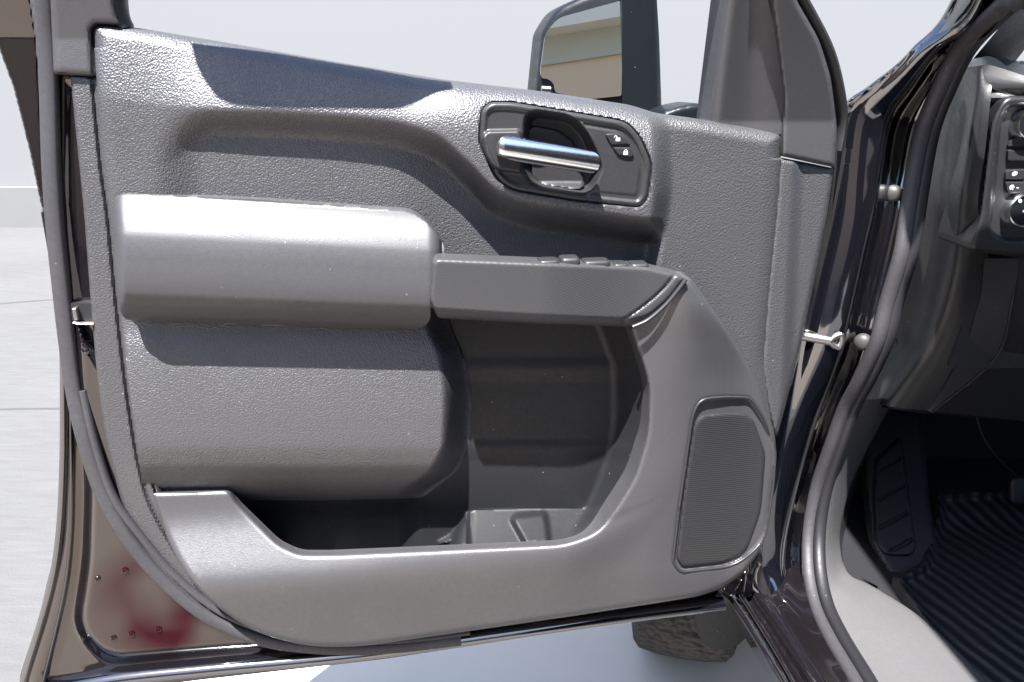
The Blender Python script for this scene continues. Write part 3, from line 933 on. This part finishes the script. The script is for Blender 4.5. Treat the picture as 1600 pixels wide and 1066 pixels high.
# ---- door mirror on its arm, outside the window
mc = Poly([(836, 145, 4), (846, 50, 8), (868, 14, 16), (905, -4, 14), (980, -30, 8), (980, 175, 4)], 10)
field('mirror_housing', mc, lambda x, y: -0.255 - 0.001 * rnd(mc.sd(x, y), 10) + (x - 905) * 0.00040 + (y - 80) * 0.000110, M_HOUS, door, 3.0, 0.09)
mg = Poly([(844, 112, 6), (852, 52, 10), (872, 28, 12), (974, 0, 4), (971, 150, 3), (913, 156, 4), (866, 144, 4), (866, 132, 6), (858, 124, 6), (846, 122, 3)], 8)
field('mirror_glass', mg, lambda x, y: -0.246 + (x - 905) * 0.00040 + (y - 80) * 0.000110, M_MIRROR, door, 3.0, 0.004)
V, f = tube_geo(door_pt(np.array([846., 860]), np.array([139., 140]), -0.24), 0.006, 0.005, 8, 8)
mesh('mirror_clip', V, f, M_STEEL, door, 60)
ma = Poly([(972, -40, 4), (1024, -40, 6), (1030, 60), (1034, 180, 4), (972, 180, 4)], 12)
field('mirror_arm', ma, lambda x, y: -0.215 - 0.001 * rnd(np.maximum(x - 1034, -99), 20), M_HOUS, door, 3.0, 0.10)
mb_ = Poly([(1030, 190, 3), (1036, 174, 8), (1060, 166, 8), (1086, 161, 6), (1118, 165, 4), (1118, 215, 3), (1030, 200, 3)], 8)
field('mirror_base', mb_, lambda x, y: -0.13 - 0.001 * rnd(mb_.sd(x, y), 10), M_HOUS, door, 3.0, 0.08)

# ---- cab: jamb and windscreen pillar
def pts(L): return np.array(L, float)
SEAL = pts([(1605, -36), (1570, 5), (1500, 75), (1462, 150), (1440, 210), (1425, 290), (1412, 375), (1404, 410), (1386, 470), (1371, 530), (1344, 590),
            (1320, 635), (1300, 690), (1278, 755), (1266, 820), (1265, 880), (1276, 940), (1300, 992), (1336, 1052), (1370, 1110)])
J0 = pts([(1500, -40, 1.12), (1420, 80, 1.25), (1360, 132, 1.34), (1312, 172, 1.40), (1298, 260, 1.42), (1283, 350, 1.43), (1258, 460, 1.44), (1236, 560, 1.45), (1212, 680, 1.45),
          (1190, 800, 1.43), (1168, 880, 1.40), (1160, 930, 1.37)])
sj = cr(SEAL[:17], 12)
def seal_at(a): # seal points matched to J0 rows
    return a
ys = [0, 75, 150, 200, 270, 350, 450, 540, 650, 770, 860, 935]
SC = cr(SEAL, 400)
sx = [float(np.interp(v, SC[:, 1], SC[:, 0])) for v in ys]
SR = side_pt(np.array(sx), np.array(ys, float), -0.004)
J0[3:, 2] = door_pt(J0[3:, 0], J0[3:, 1], -0.03)[:, 1] + 0.02
J0[:3, 2] = (1.19, 1.225, 1.248)
J0p = y_pt(J0[:, 0], J0[:, 1], J0[:, 2])
def between(k, dy, shift=0.0):
    a = np.stack([J0[:, 0], J0[:, 1]], 1); b = np.stack([np.array(sx), np.array(ys, float)], 1)
    q = a * (1 - k) + b * k
    yy = J0[:, 2] * (1 - k) + SR[:, 1] * k + dy
    return y_pt(q[:, 0] + shift, q[:, 1], yy)
rails = [J0p + np.array([0.05, 0.10, 0]), J0p, between(0.14, -0.012), between(0.30, -0.022), between(0.48, -0.022), between(0.60, -0.010), between(0.68, 0.022), between(0.80, 0.035), between(0.92, 0.03), SR]
ROOF_C = np.array([0.545, 0.86, 1.85])          # where the pillar meets the roof
rails = [np.vstack([r[0] + (ROOF_C - SR[0]), r]) for r in rails]
jamb = loft('door_jamb', rails, M_PAINT, truck, 110, 60, 60)
SS = side_pt(SEAL[:, 0], SEAL[:, 1], 0.0)
SS = np.vstack([ROOF_C + np.array([0.0, 0.02, -0.01]), SS])
V, f = tube_geo(SS + np.array([-0.006, -0.012, 0]), 0.013, 0.011, 160, 12, up=BN)
mesh('opening_seal', V, f, M_RUB, truck, 60)
SS2 = side_pt(SEAL[:, 0] + 15, SEAL[:, 1] - 2, 0.012)
SS2 = np.vstack([ROOF_C + np.array([0.03, 0.02, -0.01]), SS2])
V, f = tube_geo(SS2 + np.array([0, -0.004, 0]), 0.012, 0.009, 160, 10, up=BN)
mesh('seal_lip', V, f, M_RUBD, truck, 60)
# rubber stops on the jamb
for (px, py, r) in ((1394, 303, 12), (1348, 535, 12)):
    ax = np.array([-0.55, -0.83, 0.05])
    c = side_pt(np.array(float(px)), np.array(float(py)), -0.020)
    V, f = lathe_geo(c, ax, [(r * .00125, -0.006), (r * .00125, 0.0), (r * .00118, .004), (r * .0008, .0075), (r * .0004, .009), (0, .0095)], 28)
    o = mesh('rubber_stop', V, f, M_CAP, truck, 60)
# check strap between jamb and door
A_, B_ = y_pt(np.array(1240.), np.array(523.), 1.25), y_pt(np.array(1298.), np.array(533.), 1.235)
mbk = MB()
mbk.add(*tube_geo([A_, (A_ + B_) / 2, B_], 0.006, 0.008, 10, 8))
for dz in (-1, 1):
    mbk.add(*tube_geo([B_ + DZ * 0.002 * dz, B_ + np.array([0.006, 0, 0.008 * dz]), B_ + np.array([0.016, 0, 0.012 * dz])], 0.005, 0.005, 8, 8))
mbk.add(*tube_geo([B_ + np.array([0.016, 0, 0.012]), B_ + np.array([0.019, 0, 0]), B_ + np.array([0.016, 0, -0.012])], 0.005, 0.005, 8, 8))
mbk.build('check_strap', M_STEEL, truck, 60)
# hinge behind the door edge
V, f = rbox_geo(y_pt(np.array(1294.), np.array(352.), 1.42), (np.array([1., 0, 0]), DZ, np.array([0, 1., 0])), (0.03, 0.05, 0.03), 0.3)
mesh('door_hinge', V, f, M_PAINTR, truck, 50)
V, f = rbox_geo(y_pt(np.array(1216.), np.array(745.), 1.43), (np.array([1., 0, 0]), DZ, np.array([0, 1., 0])), (0.03, 0.05, 0.03), 0.3)
mesh('door_hinge', V, f, M_PAINTR, truck, 50)

# ---- rocker below the opening
def zr(L): 
    a = pts(L); return z_pt(a[:, 0], a[:, 1], a[:, 2])
r_in = side_pt(SEAL[14:, 0] - 4, SEAL[14:, 1], -0.004)
rk = [zr([(1128, 930, .30), (1160, 990, .28), (1212, 1075, .26), (1240, 1130, .26)]),
      zr([(1141, 932, .43), (1176, 985, .43), (1226, 1070, .43), (1256, 1120, .43)]),
      zr([(1150, 928, .452), (1188, 982, .452), (1240, 1068, .452), (1270, 1120, .452)]),
      zr([(1162, 925, .440), (1200, 980, .440), (1254, 1066, .440), (1284, 1120, .440)]),
      zr([(1176, 922, .458), (1216, 980, .458), (1270, 1066, .458), (1300, 1120, .458)]),
      zr([(1190, 915, .462), (1238, 985, .462), (1286, 1060, .462), (1318, 1116, .462)]),
      zr([(1215, 900, .475), (1258, 985, .475), (1304, 1056, .475), (1338, 1114, .475)]),
      zr([(1246, 880, .480), (1276, 975, .485), (1320, 1053, .485), (1354, 1112, .485)])]
loft('rocker_panel', rk, M_PAINTR, truck, 50, 60, 60)
for L in ([(1141, 936), (1176, 990), (1216, 1056), (1250, 1112)], [(1158, 930), (1206, 1006), (1246, 1075), (1270, 1120)], [(1206, 925), (1240, 975), (1284, 1050), (1312, 1102)]):
    a = pts(L)
    V, f = tube_geo(z_pt(a[:, 0], a[:, 1], np.full(len(a), 0.462)), 0.0045, 0.0045, 40, 8, up=DZ)
    mesh('rocker_seam', V, f, M_PAINTR, truck, 60)

# ---- sill trim and kick panel inside the opening
s0 = side_pt(pts([1345, 1316, 1296, 1284, 1282, 1292, 1316, 1352, 1388]), pts([625, 690, 755, 820, 880, 938, 990, 1050, 1106]), 0.012)
q = pts([(1395, 625, 1.46), (1360, 690, 1.46), (1330, 755, 1.44), (1314, 820, 1.42), (1313, 858, 1.40), (1326, 895, 1.36), (1372, 922, 1.28), (1450, 975, 1.16), (1560, 1085, 0.98)])
s2 = y_pt(q[:, 0], q[:, 1], q[:, 2])
def mixrail(a, b, k, off):
    return a * (1 - k) + b * k + np.asarray(off)
s1 = mixrail(s0, s2, 0.25, (-0.004, -0.012, 0.006))
s15 = mixrail(s0, s2, 0.65, (-0.006, -0.014, 0.010))
s3 = s2 + np.array([0.012, 0.03, -0.03])
loft('sill_trim', [s0, s1, s15, s2, s3], M_SILL, truck, 70, 40, 60)
# kick panel and footwell side
k0 = s2[:7] + np.array([0.004, 0.012, 0.0])
kq = pts([(1420, 640, 1.80), (1388, 700, 1.80), (1372, 760, 1.78), (1362, 820, 1.74), (1362, 868, 1.66), (1372, 905, 1.56), (1400, 930, 1.40)])
k1 = y_pt(kq[:, 0], kq[:, 1], kq[:, 2] + 0.16)
loft('kick_panel', [k0, mixrail(k0, k1, 0.5, (-0.01, 0, 0)), k1], M_DARK, truck, 40, 20, 60)

# footrest with its grooved pad
FRD = lambda x, y, h: y_pt(x, y, 1.62 - (np.asarray(y) - 690) * 0.0013 - h)
fr = Poly([(1350, 640, 8), (1440, 640, 8), (1452, 780), (1476, 905, 10), (1420, 920, 8), (1392, 905, 12), (1362, 850, 12), (1352, 760)], 14)
field('footrest', fr, lambda x, y: -0.001 * rnd(fr.sd(x, y), 10), M_DARK, truck, 4.0, 0.02, pt=FRD, rimdir=(0, 1, 0))
fp = Poly([(1370, 720, 6), (1408, 684, 8), (1416, 740), (1432, 856, 8), (1424, 868, 6), (1384, 866, 8), (1370, 850, 6), (1366, 780)], 8)
def h_fp(x, y):
    e = fp.sd(x, y)
    h = 0.010 - 0.001 * rnd(e, 4)
    w = np.abs(((x * 0.55 + y - 40) % 46) - 23)
    return h - 0.005 * S(4, 2, w) * S(-3, -6, e)
field('footrest_pad', fp, h_fp, M_DARK, truck, 2.0, 0.012, pt=FRD, rimdir=(0, 1, 0))

# ---- floor, firewall and the rest of the cab shell
b_ = MB()
b_.add(*box_geo((0.64, 0.2, 0.40), (2.05, 1.9, 0.425)))
b_.build('cab_floor', M_DARK, truck, 0)
b_ = MB(); b_.add(*box_geo((0.66, 1.86, 0.42), (2.1, 1.95, 1.15))); b_.build('firewall', M_DARK, truck, 0)
b_ = MB(); b_.add(*box_geo((2.06, -1.6, 0.4), (2.12, 1.9, 1.35))); b_.build('far_side', M_DARK, truck, 0)
b_ = MB(); b_.add(*box_geo((0.62, -1.7, 0.4), (2.1, -1.62, 1.9))); b_.build('cab_rear', M_DARK, truck, 0)
V, f = loft_geo([[(0.515, -1.7, 1.86), (0.515, 0.0, 1.90), (0.52, 0.85, 1.85)], [(0.72, -1.7, 1.92), (0.72, 0.0, 1.96), (0.72, 0.86, 1.88)],
                 [(1.4, -1.7, 1.95), (1.4, 0.0, 1.99), (1.4, 0.90, 1.91)], [(2.06, -1.7, 1.88), (2.06, 0.0, 1.92), (2.06, 0.93, 1.84)]], 20, 24)
o = mesh('cab_roof', V, f, M_PAINT, truck, 60)
md = o.modifiers.new('thickness', 'SOLIDIFY'); md.thickness = 0.03
# windscreen pillar inside trim
wp = [y_pt(pts([1612, 1556, 1500]), pts([-20, 50, 116]), pts([1.20, 1.30, 1.38])), y_pt(pts([1625, 1590, 1560]), pts([-10, 60, 108]), pts([1.27, 1.38, 1.46])), y_pt(pts([1650, 1606, 1574]), pts([0, 70, 112]), pts([1.34, 1.44, 1.52]))]
loft('pillar_trim', wp, M_DASH, truck, 20, 12)

# ---- dashboard: end cap, outer column, knee panel
def yr_(L):
    a = pts(L); return y_pt(a[:, 0], a[:, 1], a[:, 2])
d0 = yr_([(1488, 116, 1.40), (1478, 160, 1.40), (1462, 230, 1.40), (1440, 310, 1.40), (1416, 420, 1.41), (1388, 530, 1.43), (1350, 628, 1.44)])
d1 = yr_([(1505, 109, 1.33), (1504, 150, 1.33), (1492, 230, 1.33), (1474, 310, 1.335), (1460, 420, 1.36), (1428, 530, 1.38), (1366, 630, 1.40)])
d2 = yr_([(1524, 107, 1.26), (1522, 148, 1.25), (1510, 230, 1.24), (1496, 320, 1.245), (1484, 420, 1.29), (1452, 530, 1.33), (1385, 634, 1.37)])
d3 = yr_([(1536, 106, 1.245), (1532, 148, 1.235), (1522, 230, 1.225), (1508, 320, 1.23), (1508, 412, 1.27), (1478, 530, 1.315), (1410, 638, 1.36)])
d4 = yr_([(1552, 106, 1.25), (1548, 152, 1.225), (1540, 230, 1.21), (1528, 330, 1.215), (1545, 412, 1.27), (1530, 530, 1.30), (1452, 642, 1.35)])
loft('dash_end', [d0, d1, d2, d3, d4], M_DASH, truck, 80, 50, 50)
k4 = yr_([(1538, 404, 1.262), (1530, 470, 1.285), (1500, 560, 1.31), (1450, 642, 1.35)])
k5 = yr_([(1592, 404, 1.262), (1584, 470, 1.275), (1556, 560, 1.30), (1456, 645, 1.348)])
k6 = yr_([(1640, 404, 1.262), (1640, 470, 1.275), (1640, 560, 1.30), (1640, 662, 1.345)])
loft('knee_panel', [k4, k5], M_SMOOTH, truck, 40, 12, 50)
loft('knee_panel', [k5 + np.array([0.003, 0.004, 0]), k6], M_DASH, truck, 40, 12, 50)
u0 = yr_([(1350, 632, 1.44), (1400, 640, 1.38), (1456, 647, 1.35), (1640, 662, 1.345)])
loft('dash_underside', [u0, u0 + np.array([0, 0.45, 0.02])], M_DARK, truck, 30, 6)
V, f = tube_geo(yr_([(1590, 412, 1.270), (1582, 470, 1.272), (1555, 560, 1.297), (1456, 645, 1.346)]), 0.0015, 0.0015, 50, 6)
mesh('panel_gap', V, f, M_RUBD, truck, 60)
# dash top with its defroster vent
t0 = yr_([(1508, 106, 1.31), (1530, 103, 1.25), (1552, 103, 1.24), (1640, 132, 1.20)])
t1 = yr_([(1500, 112, 1.45), (1530, 100, 1.45), (1562, 99, 1.45), (1640, 108, 1.45)])
loft('dash_top', [t0, mixrail(t0, t1, 0.4, (0, 0, 0.012)), t1], M_HOUS, truck, 30, 12)
loft('dash_brow', [t0, yr_([(1508, 112, 1.325), (1530, 124, 1.25), (1552, 134, 1.232), (1660, 140, 1.19)]), yr_([(1520, 150, 1.26), (1540, 152, 1.24), (1560, 153, 1.224), (1680, 152, 1.21)])], M_SMOOTH, truck, 30, 12)
b_ = MB(); b_.add(*box_geo((0.80, 1.30, 0.90), (2.05, 1.86, 1.13))); b_.build('dash_body', M_DARK, truck, 0)
for i in range(5):
    px = 1546 + i * 17
    c = y_pt(np.array(float(px)), np.array(103.5 + i * 1.3), 1.33)
    V, f = rbox_geo(c + DZ * 0.004, (np.array([.95, .3, 0]), np.array([-.3, .95, 0]), DZ), (0.013, 0.075, 0.01), 0.2)
    mesh('vent_slot', V, f, M_RUBD, truck, 50)

# ---- switch panel right of the column
SPN = lambda x, y, h: y_pt(x, y, 1.225 - np.asarray(h))
dash = None
for o in bpy.data.objects:
    if o.name == 'dash_end': dash = o
b1 = Poly([(1568, 150, 16), (1680, 150), (1680, 402), (1590, 402, 6), (1512, 392, 14), (1530, 340), (1548, 190)], 14)
b2 = Poly([(1574, 164, 12), (1680, 164), (1680, 378), (1566, 376, 12), (1546, 356, 10), (1552, 300), (1562, 190)], 12)
def h_b1(x, y):
    e = b1.sd(x, y)
    return 0.018 - 0.001 * rnd(e, 9) - 0.014 * S(3, -4, b2.sd(x, y))
field('switch_bezel', b1, h_b1, M_DASH, dash, 2.5, 0.10, pt=SPN, rimdir=(0, 1, 0))
field('switch_plate', b2, 0.005, M_DARK, dash, 4.0, 0.01, pt=SPN, rimdir=(0, 1, 0))
def knob(px, py, r):
    c = SPN(np.array(float(px)), np.array(float(py)), 0.005)
    k = 0.00103
    ax = (0, -1, 0.05)
    V, f = lathe_geo(c, ax, [(r * k * 1.08, 0), (r * k * 1.06, .008), (r * k, .016), (r * k * .95, .019), (r * k * .88, .0195)], 40)
    a = mesh('knob_ring', V, f, M_CHROME, dash, 40)
    V, f = lathe_geo(c, ax, [(r * k * .88, .0195), (r * k * .84, .018), (0, .018)], 40)
    mesh('knob_face', V, f, M_HOUS, dash, 40)
    return c
knob(1601, 194, 22)
kc = knob(1590, 328, 25)
for P_ in (Poly([(1580, 216, 6), (1640, 216), (1640, 230, 3), (1574, 230, 3)], 3), Poly([(1574, 234, 3), (1640, 234), (1640, 252, 3), (1574, 252, 4)], 3),
           Poly([(1572, 266, 6), (1602, 264, 3), (1602, 281, 3), (1570, 281, 3)], 3), Poly([(1570, 284, 3), (1602, 284, 3), (1602, 302, 3), (1574, 303, 6)], 3)):
    field('dash_button', P_, lambda x, y: 0.012 - 0.001 * rnd(P_.sd(x, y), 2.5), M_DARK, dash, 1.5, 0.012, pt=SPN, rimdir=(0, 1, 0))
def marks(cx, cy, shapes, h, s=1.0):
    mb = MB()
    for sh in shapes:
        x = pts([cx + a * s for a, b in sh]); y = pts([cy + b * s for a, b in sh])
        mb.add(SPN(x, y, h), [tuple(range(len(sh) - 1, -1, -1))])
    mb.build('switch_symbol', M_WHITE, dash, 0)
lamp = [[(-4, 0), (-2, -3), (2, -4), (5, -3), (4, 1), (0, 3), (-3, 3)]]
marks(1585, 272, lamp, 0.0128)
marks(1582, 293, [[(-5, -1), (-2, -4), (2, -4), (3, 0), (1, 1), (1, 4), (-1, 4), (-1, 1), (-3, 4), (-4, 3)], [(6, 0), (10, 0), (10, 1.4), (6, 1.4)]], 0.0128)
marks(1594, 314, [[(-3, -2), (0, -4), (3, -2), (3, 2), (0, 4), (-3, 2)]], 0.0238, 0.9)
marks(1600, 330, [[(-2, -1), (3, -2), (3, 2), (-2, 2)]], 0.0238)

# fuse door screw at the dash end
V, f = lathe_geo(y_pt(np.array(1393.), np.array(534.), 1.40), (-0.5, -0.85, 0), [(0.011, 0), (0.010, 0.004), (0.006, 0.005), (0.005, 0.001), (0, 0.001)], 20)
mesh('trim_clip', V, f, M_CAP, truck, 60)
# loose wire and brake pedal under the dash
V, f = tube_geo(yr_([(1526, 652, 1.36), (1536, 682, 1.40), (1556, 712, 1.45), (1588, 744, 1.5)]), 0.0014, 0.0014, 40, 6)
mesh('loose_wire', V, f, M_STEEL, truck, 60)
V, f = rbox_geo(y_pt(np.array(1606.), np.array(766.), 1.52), (np.array([1., 0, 0]), np.array([0, .35, .93]), np.array([0, -.93, .35])), (0.085, 0.062, 0.018), 0.4)
mesh('brake_pedal', V, f, M_DARK, truck, 50)

# ---- floor mat, lying in the footwell
MT = Poly([(1392, 902, 8), (1440, 880, 8), (1462, 800, 10), (1455, 765, 10), (1640, 755), (1680, 900), (1680, 1140), (1560, 1140)], 10)
MTP = lambda x, y, h: z_pt(x, y, 0.428 + np.asarray(h))
def h_mat(x, y):
    e = MT.sd(x, y)
    return 0.012 + 0.016 * np.exp(-((e + 8) / 7.0) ** 2) + 0.03 * S(840, 770, y)
V, f = field_geo(MT, h_mat, MTP, 3.5, 0.03, (0, 0, -1))
mo = mesh('floor_mat', V, f, M_MAT, None, 50)
tag(mo, 'black ribbed rubber floor mat lying in the dark driver footwell', 'floor mat')

# ---- front wheel behind the open door
wc = np.array([0.50, 1.86, 0.285])
ax = np.array([-0.97, 0.24, 0.0]); ax /= np.linalg.norm(ax)
prof = [(0.23, -0.10), (0.25, -0.125), (0.33, -0.135), (0.375, -0.125), (0.392, -0.11), (0.40, -0.06), (0.402, 0), (0.40, 0.06), (0.392, 0.11), (0.375, 0.125), (0.33, 0.135), (0.25, 0.125), (0.23, 0.10)]
V, f = lathe_geo(wc, ax, prof, 72)
M_TYRE = plastic('tyre_rubber', (0.045, 0.041, 0.037), 0.85, 40, 0.03)
ty = mesh('tyre', V, f, M_TYRE, truck, 60)
V, f = lathe_geo(wc, ax, [(0.232, 0.10), (0.22, 0.11), (0.20, 0.06), (0.06, 0.08), (0.05, 0.10), (0, 0.10)], 48)
mesh('rim', V, f, M_STEEL, truck, 40)
lp = Poly([(1082, 950, 4), (1150, 925), (1172, 990), (1150, 1012, 10), (1112, 1016, 10), (1094, 1000, 8)], 8)
field('wheel_liner', lp, lambda x, y: 0.03 * np.sin((x - 1082) / 50.0), M_DARK, truck, 3.0, 0.03, pt=lambda x, y, h: y_pt(x, y, 1.42 - np.asarray(h)), rimdir=(0, 1, 0))
# front wing over the wheel, hidden behind the door but for its lower edge
wing = [[(0.44, 1.62, 0.45), (0.44, 1.70, 0.75), (0.46, 1.72, 1.05)], [(0.44, 2.05, 0.90), (0.44, 2.05, 0.95), (0.46, 2.05, 1.08)], [(0.44, 2.5, 0.5), (0.44, 2.45, 0.75), (0.46, 2.42, 1.08)]]
loft('front_wing', wing, M_PAINT, truck, 20, 24)
b_ = MB(); b_.add(*box_geo((0.50, 1.66, 1.02), (2.1, 3.0, 1.10))); b_.build('bonnet', M_PAINT, truck, 0)
